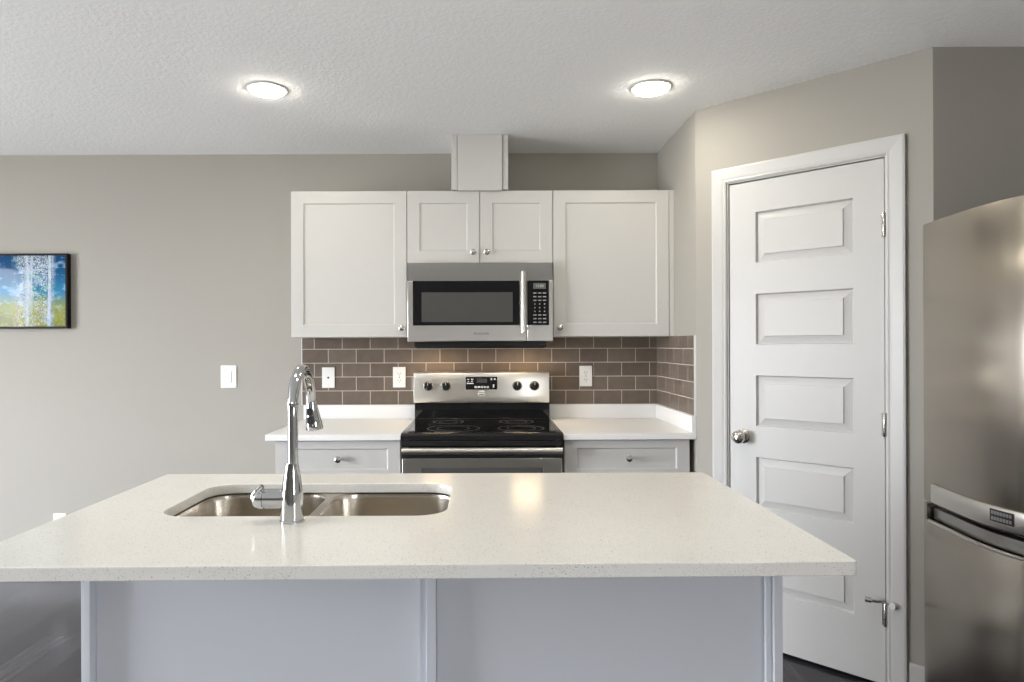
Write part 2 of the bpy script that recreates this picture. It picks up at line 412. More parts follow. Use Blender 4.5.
# ------------------------------------------------------------------ pantry door (local frame: x along the wall, y into the wall)
D0, D1, DZ0, DZ1 = 0.1587, 0.766, 0.014, 2.020
def on_pantry(o): o.location = (AX, AY, 0); o.rotation_euler = (0, 0, PROT); return o
bm = bmesh.new()                                               # jamb lining
J = 0.004
box(bm, D0 - J - 0.019, D0 - J, 0.0, 0.1, 0, DZ1 + J + 0.019); box(bm, D1 + J, D1 + J + 0.019, 0.0, 0.1, 0, DZ1 + J + 0.019)
box(bm, D0 - J, D1 + J, 0.0, 0.1, DZ1 + J, DZ1 + J + 0.019)
box(bm, D0 - J, D0 + 0.012, 0.05, 0.085, 0, DZ1 + J); box(bm, D1 - 0.012, D1 + J, 0.05, 0.085, 0, DZ1 + J); box(bm, D0, D1, 0.05, 0.085, DZ1 - 0.012, DZ1 + J)
on_pantry(struct('trim_2', bm, 'trim_white', 'white door jamb lining inside the casing', 'jamb'))
bm = bmesh.new(); ci0, ci1, cz = D0 - J - 0.006, D1 + J + 0.006, DZ1 + J + 0.006; cw = 0.064
def casing_profile(s):           # across the width: 0 = inner edge, 1 = outer edge
    return [(0, 0), (0, -0.008), (0.006, -0.011), (0.012, -0.0095), (0.020, -0.012), (cw - 0.008, -0.017), (cw, -0.015), (cw, 0)]
# left, right: extrude vertically with mitred tops
def casing(bm):
    prof = casing_profile(0)
    path = [((ci0, 0.0), (-1, 0)), ((ci0, cz), (-1, 1)), ((ci1, cz), (1, 1)), ((ci1, 0.0), (1, 0))]
    b = bmesh.new(); rings = []
    for (px, pz), (ox, oz) in path:
        rings.append([b.verts.new((px + ox * w, y, pz + oz * w)) for w, y in prof])
    n = len(prof)
    for p, q in zip(rings, rings[1:]):
        for k in range(n): b.faces.new((p[k], p[(k + 1) % n], q[(k + 1) % n], q[k]))
    b.faces.new(rings[0]); b.faces.new(rings[-1][::-1])
    bmesh.ops.recalc_face_normals(b, faces=b.faces); merge(bm, b)
casing(bm)
on_pantry(struct('trim_1', bm, 'trim_white', 'white moulded casing around the panelled door', 'door casing'))

# five-panel door leaf
def door_leaf():
    b = bmesh.new(); YF, TH = 0.006, 0.035
    px0, px1 = D0 + 0.115, D1 - 0.108
    # five panels
    rows = PANEL_ROWS
    def quad(x0, x1, z0, z1, y=YF):
        b.faces.new([b.verts.new(p) for p in ((x0, y, z0), (x1, y, z0), (x1, y, z1), (x0, y, z1))])
    zs = sorted(rows); cur = DZ0
    br = [DZ0] + [z for r in zs for z in r] + [DZ1]
    for za, zb in zip(br, br[1:]): quad(D0, px0, za, zb); quad(px1, D1, za, zb)
    for z0, z1 in zs: quad(px0, px1, cur, z0); cur = z1
    quad(px0, px1, cur, DZ1)
    for z0, z1 in zs:
        lv = [(0, 0), (0.005, 0.013), (0.0355, 0.0045), (0.037, 0.0)]
        loops = [[b.verts.new(p) for p in ((px0 + i, YF + y, z0 + i), (px1 - i, YF + y, z0 + i), (px1 - i, YF + y, z1 - i), (px0 + i, YF + y, z1 - i))] for i, y in lv]
        for p, q in zip(loops, loops[1:]):
            for k in range(4): b.faces.new((p[k], p[(k + 1) % 4], q[(k + 1) % 4], q[k]))
        b.faces.new(loops[-1])
    # back and edges
    e = [(D0, DZ0), (D1, DZ0), (D1, DZ1), (D0, DZ1)]
    f = [b.verts.new((x, YF, z)) for x, z in e]; g = [b.verts.new((x, YF + TH, z)) for x, z in e]
    for k in range(4): b.faces.new((f[k], f[(k + 1) % 4], g[(k + 1) % 4], g[k]))
    b.faces.new(g[::-1])
    bmesh.ops.remove_doubles(b, verts=b.verts, dist=1e-5)
    bmesh.ops.recalc_face_normals(b, faces=b.faces)
    return b
PANEL_ROWS = [(t_ - 0.220, t_) for t_ in (1.886, 1.532, 1.179, 0.826, 0.473)]
door = on_pantry(thing('door_1', 'white five-panel interior door with silver knob in the angled wall', 'door', kind='structure'))
obj('door_leaf', door_leaf(), 'trim_white', door, local=True, smooth=20)
KZ, KU = 0.911, D0 + 0.058
kn = obj('rosette', lathe(bmesh.new(), [(0.031, 0), (0.031, 0.004), (0.026, 0.008), (0.012, 0.010), (0.0105, 0.028)], (KU, 0.006, KZ), '-Y'), 'nickel', door, local=True)
obj('door_knob', lathe(bmesh.new(), [(0.0105, 0.026), (0.020, 0.030), (0.0275, 0.040), (0.029, 0.050), (0.026, 0.060), (0.017, 0.067), (0.0, 0.069)], (KU, 0.006, KZ), '-Y'), 'nickel', kn, local=True)
for hz in (1.765, 1.005, 0.284):
    bm = bmesh.new(); lathe(bm, [(0.0, -0.046), (0.0058, -0.045), (0.0065, -0.044), (0.0065, 0.044), (0.0058, 0.045), (0.0, 0.046)], (D1 + 0.002, -0.003, hz), n=16)
    for k in range(1, 5): lathe(bm, [(0.0067, -0.0006), (0.0067, 0.0006)], (D1 + 0.002, -0.003, hz - 0.044 + 0.0176 * k), n=16)
    box(bm, D1 - 0.010, D1 + 0.004, 0.0035, 0.006, hz - 0.044, hz + 0.044)
    hg = obj('hinge', bm, 'nickel', door, local=True)
    if hz < 0.5:                                               # hinge-pin door stop on the lowest hinge
        bm = bmesh.new(); z = hz + 0.050
        lathe(bm, [(0.009, -0.004), (0.009, 0.004)], (D1 + 0.002, -0.003, z), n=16)
        tube(bm, [(D1 + 0.002, -0.006, z), (D1 - 0.020, -0.030, z + 0.002), (D1 - 0.040, -0.042, z + 0.004)], 0.0058, 12)
        tube(bm, [(D1 + 0.004, -0.006, z), (D1 + 0.020, -0.022, z - 0.002), (D1 + 0.034, -0.026, z - 0.003)], 0.0030, 12)
        ds = obj('door_stop', bm, 'chrome', door, local=True)
        bm = tube(bmesh.new(), [(D1 - 0.036, -0.040, z + 0.004), (D1 - 0.056, -0.046, z + 0.006)], 0.0105, 14)
        obj('bumper', bm, 'chrome', ds, local=True)
        obj('pad', tube(bmesh.new(), [(D1 + 0.031, -0.030, z - 0.003), (D1 + 0.036, -0.018, z - 0.003)], 0.0125, 14), 'rubber', ds, local=True)

# ------------------------------------------------------------------ tiled splashback, each tile bevelled, on grout
TW, THT, GAP, TZ0, TZ1 = 0.1566, 0.0780, 0.0034, 0.983, 1.356
TXL = -1.020
def tile_rows(axis):
    tiles = bmesh.new()
    for r in range(5):
        za = TZ0 + r * THT + GAP / 2; zb = min(TZ0 + (r + 1) * THT - GAP / 2, TZ1)
        if axis == 'back':
            start = -0.9517 + (0 if r % 2 == 0 else TW / 2); lo, hi = TXL, AX - 0.009
        else:
            start = -0.419 + (0 if r % 2 == 0 else TW / 2); lo, hi = AY + 0.004, -0.009
        k0 = int((lo - start) / TW) - 2; k = k0
        while start + k * TW < hi:
            a = max(start + k * TW + GAP / 2, lo); b = min(start + (k + 1) * TW - GAP / 2, hi)
            if b - a > 0.004:
                if axis == 'back': box(tiles, a, b, -0.0085, -0.001, za, zb, 0.0006, 1)
                else: box(tiles, AX - 0.0085, AX - 0.001, a, b, za, zb, 0.0006, 1)
            k += 1
    return tiles
ts = thing('tile_backsplash', 'glossy brown subway tile splashback between worktops and wall cabinets', 'tile backsplash', (0, 0, TZ0), kind='structure')
obj('tile', tile_rows('back'), 'tile', ts); obj('tile', tile_rows('side'), 'tile', ts)
bm = bmesh.new(); box(bm, TXL + 0.001, AX - 0.001, -0.0078, 0, TZ0, TZ1); box(bm, AX - 0.0079, AX, AY + 0.001, -0.001, TZ0, TZ1)
obj('grout', bm, 'grout', ts)
bm = bmesh.new(); box(bm, AX - 0.010, AX, AY - 0.0005, AY + 0.003, TZ0, TZ1); box(bm, TXL - 0.003, TXL + 0.0005, -0.0095, 0, TZ0, TZ1)
obj('edge_strip', bm, 'plate_white', ts)

# ================================================================== KITCHEN RUN ALONG THE BACK WALL
def shaker(bm, x0, x1, z0, z1, yf, th=0.019, rail=0.062, rec=0.006, bev=0.0015, zrail=None):
    """framed door or drawer front facing -Y with a recessed flat panel"""
    b = bmesh.new(); iy = yf + rec; e = rail; f = (zrail or rail) - rail
    lv = [(0, yf), (e, yf), (e + 0.0045, iy - 0.001), (e + 0.0055, iy)]
    loops = [[b.verts.new((x, y, z)) for x, z in ((x0 + i, z0 + i + (f if i else 0)), (x1 - i, z0 + i + (f if i else 0)), (x1 - i, z1 - i - (f if i else 0)), (x0 + i, z1 - i - (f if i else 0)))] for i, y in lv]
    back = [b.verts.new((x, yf + th, z)) for x, z in ((x0, z0), (x1, z0), (x1, z1), (x0, z1))]
    for p, q in list(zip(loops, loops[1:])) + [(back, loops[0])]:
        for k in range(4): b.faces.new((p[k], p[(k + 1) % 4], q[(k + 1) % 4], q[k]))
    b.faces.new(loops[-1]); b.faces.new(back[::-1])
    bmesh.ops.recalc_face_normals(b, faces=b.faces)
    out = set(loops[0])
    ed = [x for x in b.edges if (x.verts[0] in out and x.verts[1] in out)]
    bmesh.ops.bevel(b, geom=ed, offset=bev, segments=2, profile=0.5, affect='EDGES')
    merge(bm, b); return bm
def knob_bm(x, y, z, r=0.0155):
    return lathe(bmesh.new(), [(0.0075, 0), (0.0065, 0.003), (0.005, 0.008), (0.0055, 0.012), (r * 0.85, 0.015), (r, 0.019), (r * 0.93, 0.023), (r * 0.6, 0.0265), (0, 0.0275)], (x, y, z), '-Y', 24)

# wall cabinets: front of doors at y = -0.301
UY, UZ1, UZ0, UZM = -0.325, 2.1085, 1.3567, 1.735
def wall_cabinet(name, label, x0, x1, z0, doors):
    t = thing(name, label, 'wall cabinet', ((x0 + x1) / 2, 0, z0), group='white wall cabinets over the range')
    obj('cabinet_body', B(x0, x1, UY + 0.0215, -0.0095 if z0 < 1.5 else -0.001, z0, UZ1, 0.001), 'cabinet_white', t)
    for dx0, dx1, kx, kz in doors:
        d = obj('door', shaker(bmesh.new(), dx0, dx1, z0 + 0.0015, UZ1 - 0.0015, UY), 'cabinet_white', t, smooth=20)
        obj('knob', knob_bm(kx, UY, kz), 'nickel', d)
    return t
wall_cabinet('wall_cabinet', 'tall white wall cabinet left of the microwave, knob at its lower right', -0.989, -0.3935, UZ0, [(-0.989, -0.3952, -0.421, 1.403)])
wall_cabinet('wall_cabinet', 'short two-door white wall cabinet directly above the microwave', -0.3925, 0.3545, UZM, [(-0.3915, -0.0210, -0.0535, 1.790), (-0.0180, 0.3535, 0.016, 1.790)])
t = wall_cabinet('wall_cabinet', 'tall white wall cabinet right of the microwave, against the side wall', 0.3555, 0.9510, UZ0, [(0.3572, 0.9510, 0.390, 1.403)])
obj('filler_strip', B(0.9530, AX - 0.0005, UY + 0.002, UY + 0.022, UZ0, UZ1, 0.001), 'cabinet_white', t)

# boxed vent chase between the middle cabinet and the ceiling
t = thing('vent_chase', 'white boxed vent chase rising from the middle wall cabinet to the ceiling', 'vent chase', (-0.02, 0, UZ1))
cy = -0.347
obj('front_panel', B(-0.132, 0.096, cy, cy + 0.02, UZ1 - 0.004, CEIL - 0.001, 0.001), 'cabinet_white', t)
for s, (a, b) in enumerate(((-0.163, -0.1335), (0.0975, 0.127))):
    obj('side_panel', B(a, b, cy + 0.006, -0.001, UZ1 + 0.001, CEIL - 0.001, 0.003), 'cabinet_white', t)

# microwave
MX0, MX1, MZ0, MZ1, MY = -0.388, 0.351, 1.333, 1.734, -0.372
MC = (MX0 + MX1) / 2
t = thing('microwave', 'stainless over-the-range microwave with black glass door under the middle cabinet', 'microwave', (MC, 0, MZ0))
obj('housing', B(MX0 + 0.004, MX1 - 0.004, MY + 0.02, -0.0095, MZ0 + 0.001, MZ1, 0.002), 'black_plastic', t)
obj('vent_strip', B(MX0 + 0.002, MX1 - 0.002, MY + 0.006, MY + 0.03, 1.641, MZ1, 0.001), 'shaded_stainless', t)
SEAM = 0.218
bm = B(MX0, SEAM - 0.001, MY, MY + 0.03, MZ0, 1.641, 0.004, 3)
dr = obj('door', bm, 'stainless', t)
obj('door_glass', B(-0.360, 0.182, MY - 0.003, MY + 0.004, 1.4145, 1.6405, 0.002), 'black_glass', dr)
obj('window_mesh', B(-0.315, 0.146, MY - 0.0036, MY + 0.002, 1.432, 1.582, 0.0005), 'window_glass_dark', dr)
bm = bmesh.new(); lathe(bm, [(0.010, 0), (0.0115, 0.002), (0.0115, 0.308), (0.010, 0.310)], (0.1995, MY - 0.036, 1.374))
for z in (1.395, 1.662): lathe(bm, [(0.007, 0), (0.007, 0.034)], (0.1995, MY - 0.002, z), '-Y', 16)
obj('handle', bm, 'stainless', t)
cp = obj('control_panel', B(SEAM + 0.001, MX1, MY, MY + 0.03, MZ0, 1.641, 0.004, 3), 'stainless', t)
obj('panel_glass', B(SEAM + 0.002, 0.330, MY - 0.003, MY + 0.004, 1.4145, 1.6405, 0.002), 'black_glass', cp)
obj('display', B(0.250, 0.314, MY - 0.0042, MY, 1.598, 1.627, 0.001), 'lcd', cp)
bm = bmesh.new()
for r in range(9):
    for c in range(3):
        cx, cz = 0.258 + 0.0245 * c, 1.577 - 0.0185 * r
        if r in (3, 4, 5): box(bm, cx - 0.003, cx + 0.003, MY - 0.0038, MY, cz - 0.003, cz + 0.003)
        else: box(bm, cx - 0.008, cx + 0.008, MY - 0.0038, MY, cz - 0.0028, cz + 0.0028)
obj('keypad', bm, 'grey_mark', cp)
obj('display_digits', text_bm('12:00', 0.018, face_cam(0.282, MY - 0.0046, 1.612)), 'white_mark', cp)
obj('lettering', text_bm('FRIGIDAIRE', 0.0155, face_cam(-0.014, MY - 0.0006, 1.372)), 'dark_print', dr)
bm = B(MX0 + 0.028, MX1 - 0.028, MY + 0.05, -0.03, 1.304, MZ0 + 0.002, 0.006)
box(bm, MX0 + 0.034, MX1 - 0.034, -0.262, -0.252, 1.2985, 1.306, 0.002)  # added lip, hides the glowing edge of the lamp lenses
obj('underside_vent', bm, 'black_plastic', t)

for lx in (-0.262, 0.228):                                    # the two cooktop lights under the microwave
    obj('cooktop_light', B(lx - 0.075, lx + 0.075, -0.225, -0.160, 1.3036, 1.3050), 'cooktop_lamp', t)

# range
RX0, RX1 = -0.3825, 0.3615; RC = (RX0 + RX1) / 2
RT = 0.906
t = thing('kitchen_range', 'freestanding stainless range with black glass cooktop between the two worktops', 'range', (RC, -0.35, 0))
obj('body', B(RX0, RX1, -0.655, -0.03, 0.035, 0.872, 0.003), 'black_enamel', t)
for sx_ in (RX0 + 0.05, RX1 - 0.05):
    for sy_ in (-0.60, -0.09): obj('foot', lathe(bmesh.new(), [(0.018, 0), (0.018, 0.008), (0.008, 0.012), (0.008, 0.036)], (sx_, sy_, 0)), 'black_plastic', t)
bm = bmesh.new()
prism(bm, [(-0.684, 0.876), (-0.688, 0.884), (-0.687, 0.898), (-0.680, 0.905), (-0.668, 0.9085), (-0.092, 0.9085), (-0.092, 0.872), (-0.68, 0.872)], RX0 - 0.001, RX1 + 0.001, 'X')
ck = obj('cooktop', bm, 'black_enamel', t)
obj('cooktop_glass', B(RX0 + 0.026, RX1 - 0.026, -0.650, -0.120, 0.9075, 0.9100, 0.001), 'black_glass', ck)
for xx in (RX0 + 0.010, RX1 - 0.013): obj('side_trim', B(xx, xx + 0.003, -0.655, -0.115, 0.9080, 0.9094), 'chrome', ck)
def ring(bm, x, y, r, w=0.0022):
    lathe(bm, [(r - w, 0.9098), (r - w, 0.9103), (r, 0.9103), (r, 0.9098)], (x, y, 0), n=64)
for (x, y, r) in ((-0.150, -0.505, 0.128), (0.178, -0.510, 0.112), (-0.190, -0.225, 0.080), (0.170, -0.230, 0.090)):
    bm = bmesh.new(); ring(bm, x, y, r); ring(bm, x, y, r * 0.62, 0.0016)
    for k in range(10):
        a = 2 * pi * k / 10
        box(bm, -0.0008, 0.0008, r - 0.010, r - 0.003, 0.9098, 0.9103, mtx=Matrix.Translation((x, y, 0)) @ Matrix.Rotation(a, 4, 'Z'))
    obj('burner', bm, 'ring_print', ck)
obj('rear_ledge', B(RX0 + 0.004, RX1 - 0.008, -0.124, -0.100, 0.9095, 0.9175, 0.003), 'black_enamel', t)
# backguard
obj('riser', B(RX0 + 0.002, RX1 - 0.006, -0.100, -0.035, 0.905, 1.004, 0.004), 'black_glass', t)
gx0, gx1 = -0.3835, 0.3545
prof = [(-0.020, 1.000), (-0.112, 1.000), (-0.1165, 1.002), (-0.118, 1.008), (-0.1175, 1.040), (-0.114, 1.120), (-0.112, 1.155), (-0.109, 1.164), (-0.101, 1.169), (-0.085, 1.170), (-0.020, 1.170)]
bgd = obj('backguard', prism(bmesh.new(), prof, gx0, gx1, 'X', 0.003), 'lit_stainless', t)
gy = -0.1165
obj('display_panel', B(-0.102, 0.072, gy - 0.006, gy + 0.01, 1.073, 1.143, 0.004, 3), 'black_glass', bgd)
dp_y = gy - 0.0065
bts = [(-0.086, 1.129, 0.012, 0.005), (-0.065, 1.129, 0.012, 0.005), (-0.086, 1.118, 0.008, 0.004), (-0.068, 1.118, 0.008, 0.004), (0.040, 1.130, 0.009, 0.010), (0.058, 1.130, 0.009, 0.010), (0.051, 1.092, 0.008, 0.018), (-0.0765, 1.107, 0.037, 0.006)]
bts += [(-0.046 + 0.0165 * k, 1.087, 0.012, 0.010) for k in range(5)]
for x, z, w, h in bts: obj('button', B(x - w / 2, x + w / 2, dp_y, dp_y + 0.002, z - h / 2, z + h / 2), 'white_mark', bgd)
obj('clock', B(-0.040, 0.016, dp_y + 0.0002, dp_y + 0.002, 1.110, 1.132, 0.0003), 'window_glass_dark', bgd)
bd_ = obj('badge', B(-0.033, 0.003, gy - 0.0030, gy + 0.004, 1.040, 1.066, 0.0008), 'plate_white', bgd)
obj('lettering', text_bm('FRIGIDAIRE', 0.0062, face_cam(-0.015, gy - 0.0034, 1.058)), 'dark_print', bd_)
obj('stripe', B(-0.028, -0.002, gy - 0.0036, gy - 0.002, 1.044, 1.0495), 'dark_print', bd_)
for kx in (-0.305, -0.2085, 0.180, 0.274):
    kb = lathe(bmesh.new(), [(0.0245, 0), (0.0245, 0.003), (0.0225, 0.004), (0.0215, 0.018), (0.019, 0.022), (0, 0.0225)], (kx, gy, 1.093), '-Y', 32)
    k_ = obj('control_knob', kb, 'black_plastic', bgd)
    obj('knob_ring', lathe(bmesh.new(), [(0.027, 0), (0.027, 0.0028), (0.0245, 0.0035), (0.0245, 0)], (kx, gy + 0.0005, 1.093), '-Y', 32), 'stainless', k_)
    obj('grip', B(kx - 0.0042, kx + 0.0042, gy - 0.033, gy - 0.018, 1.073, 1.113, 0.002), 'black_plastic', k_)
    obj('pointer', B(kx - 0.001, kx + 0.001, gy - 0.0336, gy - 0.032, 1.098, 1.112), 'white_mark', k_)
# oven front
obj('front_strip', B(RX0 + 0.002, RX1 - 0.002, -0.682, -0.655, 0.849, 0.873, 0.003), 'black_enamel', t)
od = obj('oven_door', B(RX0 + 0.004, RX1 - 0.004, -0.690, -0.655, 0.255, 0.795, 0.004, 3), 'shaded_stainless', t)
obj('door_cap', B(RX0 + 0.004, RX1 - 0.004, -0.688, -0.656, 0.795, 0.846, 0.004), 'black_enamel', od)
obj('door_window', B(-0.288, 0.268, -0.6915, -0.689, 0.36, 0.752, 0.0008), 'window_glass_dark', od)
bm = bmesh.new()
for xx in (-0.293, 0.268): box(bm, xx, xx + 0.005, -0.6935, -0.689, 0.355, 0.752)
box(bm, -0.293, 0.273, -0.6935, -0.689, 0.355, 0.360)
obj('window_trim', bm, 'chrome', od)
bm = bmesh.new()
prism(bm, [(-0.718 + 0.013 * cos(a), 0.8325 + 0.0155 * sin(a)) for a in [2 * pi * k / 20 for k in range(20)]], RX0 + 0.006, RX1 - 0.006, 'X')
for xx in (RX0 + 0.006, RX1 - 0.034): box(bm, xx, xx + 0.028, -0.716, -0.684, 0.820, 0.846, 0.004)
obj('oven_handle', bm, 'stainless', od)
obj('drawer', B(RX0 + 0.004, RX1 - 0.004, -0.688, -0.655, 0.075, 0.248, 0.004), 'stainless', t)

# base cabinets
CY, CT, CTH = -0.680, 0.9045, 0.028
def base_cabinet(label, x0, x1, dx0, dx1, kx):
    t = thing('base_cabinet', label, 'base cabinet', ((x0 + x1) / 2, -0.3, 0), group='white base cabinets beside the range')
    zt = CT - CTH - 0.001
    obj('cabinet_body', B(x0, x1, -0.633, -0.001, 0.10, zt, 0.001), 'cabinet_white', t)
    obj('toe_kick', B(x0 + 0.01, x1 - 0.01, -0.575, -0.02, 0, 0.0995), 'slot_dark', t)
    d = obj('drawer', shaker(bmesh.new(), dx0, dx1, 0.700, zt - 0.004, -0.655, rail=0.058, rec=0.008, zrail=0.036), 'cabinet_white', t, smooth=20)
    obj('knob', knob_bm(kx, -0.655, 0.788), 'nickel', d)
    d = obj('door', shaker(bmesh.new(), dx0, dx1, 0.11, 0.696, -0.655), 'cabinet_white', t, smooth=20)
    obj('knob', knob_bm(dx1 - 0.035 if kx < 0 else dx0 + 0.035, -0.655, 0.66), 'nickel', d)
    return t
base_cabinet('white base cabinet with shallow drawer left of the range', -0.970, -0.388, -0.969, -0.3895, -0.6775)
base_cabinet('white base cabinet with shallow drawer right of the range, against the side wall', 0.3695, 0.953, 0.3715, 0.9525, 0.670)
# worktops with upstands
def worktop(label, x0, x1, side):
    t = thing('worktop', label, 'worktop', ((x0 + x1) / 2, -0.3, CT - CTH), group='white worktops beside the range')
    obj('slab', B(x0, x1, CY, -0.001, CT - CTH, CT, 0.002), 'worktop', t)
    obj('upstand', B(x0, (x1 if not side else x1 - 0.021), -0.020, -0.001, CT + 0.0003, TZ0 - 0.0005, 0.0015), 'worktop', t)
    if side: obj('upstand', B(x1 - 0.020, x1 - 0.0005, AY + 0.003, -0.001, CT + 0.0003, TZ0 - 0.0005, 0.0015), 'worktop', t)
worktop('white worktop with low upstand left of the range', -1.010, RX0 - 0.003, False)
worktop('white worktop with low upstand right of the range, meeting the side wall', RX1 + 0.003, AX - 0.0005, True)

# ================================================================== WALL PLATES
def plate(label, kind, loc, group, w=0.071, h=0.115, name='wall_outlet', cat='outlet'):
    t = thing(name, label, cat, loc, group=group)
    obj('cover_plate', B(-w / 2, w / 2, -0.006, 0, -h / 2, h / 2, 0.0025), 'plate_white', t, local=True)
    if kind == 'duplex':
        for s in (-1, 1):
            r = obj('receptacle', prism(bmesh.new(), rrect(-0.0165, 0.0165, s * 0.0195 - 0.0140, s * 0.0195 + 0.0140, 0.010), -0.0075, -0.005, 'Y'), 'plate_white', t, local=True)
            bm = bmesh.new(); z = s * 0.0195
            box(bm, -0.0075, -0.0055, -0.0079, -0.0065, z - 0.002, z + 0.006); box(bm, 0.0055, 0.0075, -0.0079, -0.0065, z - 0.002, z + 0.006)
            lathe(bm, [(0.0022, 0), (0.0022, 0.0014)], (0, -0.0065, z - 0.0075), '-Y', 12)
            obj('slots', bm, 'slot_dark', r, local=True)
        obj('screw', lathe(bmesh.new(), [(0.003, 0), (0.003, 0.001)], (0, -0.006, 0), '-Y', 12), 'nickel', t, local=True)
    elif kind == 'jack':
        obj('jack', lathe(bmesh.new(), [(0.0055, 0), (0.0055, 0.004), (0.003, 0.004), (0.003, 0.001)], (0, -0.006, 0), '-Y', 20), 'slot_dark', t, local=True)
        for s in (-1, 1): obj('screw', lathe(bmesh.new(), [(0.0025, 0), (0.0025, 0.001)], (0, -0.006, s * 0.042), '-Y', 12), 'rubber', t, local=True)
    else:
        obj('paddle', B(-0.0165, 0.0165, -0.0095, -0.004, -0.033, 0.033, 0.002), 'plate_white', t, local=True)
    return t
plate('white wall plate with a single round jack on the tiles, nearest the faucet', 'jack', (-0.872, -0.0087, 1.136), None)
plate('white duplex outlet on the tiles just left of the range backguard', 'duplex', (-0.475, -0.0087, 1.137), None)
plate('white duplex outlet on the tiles right of the range', 'duplex', (0.569, -0.0087, 1.140), None)
plate('white outlet low on the wall below the picture, at the island edge', 'duplex', (-2.385, 0, 0.322), None)
plate('white paddle light switch on the bare wall left of the wall cabinets', 'paddle', (-1.434, 0, 1.143), None, 0.088, 0.127, 'light_switch', 'light switch')

# ================================================================== PICTURE
PXR, PW, PZ0, PZ1 = -2.318, 0.62, 1.4165, 1.834
t = thing('framed_picture', 'black framed picture of birch trees against blue sky on the left wall area', 'picture', (PXR - PW, 0, PZ0))
bm = bmesh.new(); fw = 0.011
box(bm, PXR - PW, PXR, -0.036, -0.001, PZ1 - fw, PZ1, 0.001); box(bm, PXR - PW, PXR, -0.036, -0.001, PZ0, PZ0 + fw, 0.001)
box(bm, PXR - PW, PXR - PW + fw, -0.036, -0.001, PZ0 + fw, PZ1 - fw, 0.001); box(bm, PXR - fw, PXR, -0.036, -0.001, PZ0 + fw, PZ1 - fw, 0.001)
obj('frame', bm, 'frame_black', t)
obj('picture_print', B(PXR - PW + fw, PXR - fw, -0.030, -0.010, PZ0 + fw, PZ1 - fw), 'art', t)

# ================================================================== ISLAND
IX0, IX1, IY0, IY1, IZ, ITH = -1.0, 0.691, -2.531, -1.653, 0.910, 0.027
SX0, SX1, SY0, SY1 = -0.785, -0.092, -2.180, -1.810              # sink cut-out
FY0, FY1 = -2.275, -1.690
t = thing('kitchen_island', 'white panelled kitchen island base under the speckled quartz top', 'island', (-0.118, -1.98, 0))
zt = IZ - ITH - 0.001
bm = bmesh.new()
ix0, ix1 = -0.898, 0.662
obj('end_panel', B(ix0, ix0 + 0.020, FY0, FY1, 0, zt, 0.0015), 'panel_white', t)
obj('end_panel', B(ix1 - 0.019, ix1, FY0, FY1, 0, zt, 0.0015), 'panel_white', t)
obj('back_panel', B(ix0 + 0.0205, -0.1315, FY0 + 0.023, FY0 + 0.038, 0, zt, 0.001), 'panel_white', t)
obj('back_panel', B(-0.1085, ix1 - 0.0195, FY0 + 0.023, FY0 + 0.038, 0, zt, 0.001), 'panel_white', t)
obj('batten', B(-0.131, -0.109, FY0, FY0 + 0.035, 0, zt, 0.0015), 'panel_white', t)
obj('batten', B(ix1 - 0.033, ix1 - 0.0195, FY0 + 0.010, FY0 + 0.0225, 0, zt, 0.0015), 'panel_white', t)
n = 4; xs = [ix0 + 0.027 + (ix1 - ix0 - 0.048) * k / n for k in range(n + 1)]
for k in range(n):
    b = shaker(bmesh.new(), -xs[k + 1] + 0.0015, -xs[k] - 0.0015, 0.11, zt - 0.006, -FY1 - 0.0 - 0.0)
    bmesh.ops.transform(b, matrix=Matrix.Rotation(pi, 4, 'Z'), verts=b.verts)
    d = obj('door', b, 'cabinet_white', t, smooth=20)
    kx = xs[k + 1] - 0.04 if k % 2 == 0 else xs[k] + 0.04
    kb = knob_bm(-kx, -FY1, 0.80); bmesh.ops.transform(kb, matrix=Matrix.Rotation(pi, 4, 'Z'), verts=kb.verts)
    obj('knob', kb, 'nickel', d)
# island worktop with the sink cut-out
bm = plate_with_holes(bmesh.new(), [(x, y - (0.017 * (IX1 - x) / (IX1 - IX0) if y < -2.2 else 0)) for x, y in rrect(IX0, IX1, IY0 + 0.002, IY1, 0.012, 4)], [rrect(SX0, SX1, SY0, SY1, 0.075, 10)], IZ, ITH, 0.0025)
tag(obj('island_worktop', bm, 'quartz', None, smooth=30), 'cream speckled quartz worktop with sink cut-out on the island', 'worktop')

# undermount double sink
t = thing('kitchen_sink', 'stainless double-bowl undermount sink set in the island worktop', 'sink', ((SX0 + SX1) / 2, (SY0 + SY1) / 2, IZ - ITH))
SXM = -0.437
def bowl(x0, x1, y0, y1, z, depth, r):
    b = bmesh.new(); rings = []
    lv = [(-0.004, 0.0), (0.002, 0.004), (0.004, 0.015), (0.010, depth - 0.030), (0.016, depth - 0.012), (0.030, depth - 0.002), (0.050, depth)]
    for i, dz in lv:
        rings.append([b.verts.new((x, y, z - dz)) for x, y in rrect(x0 + i, x1 - i, y0 + i, y1 - i, max(r - i * 0.6, 0.02), 8)])
    n = len(rings[0])
    for p, q in zip(rings, rings[1:]):
        for k in range(n): b.faces.new((p[k], q[k], q[(k + 1) % n], p[(k + 1) % n]))
    b.faces.new(rings[-1]); soft(b, 'all')
    return b
zs = IZ - ITH - 0.0008
holes = []
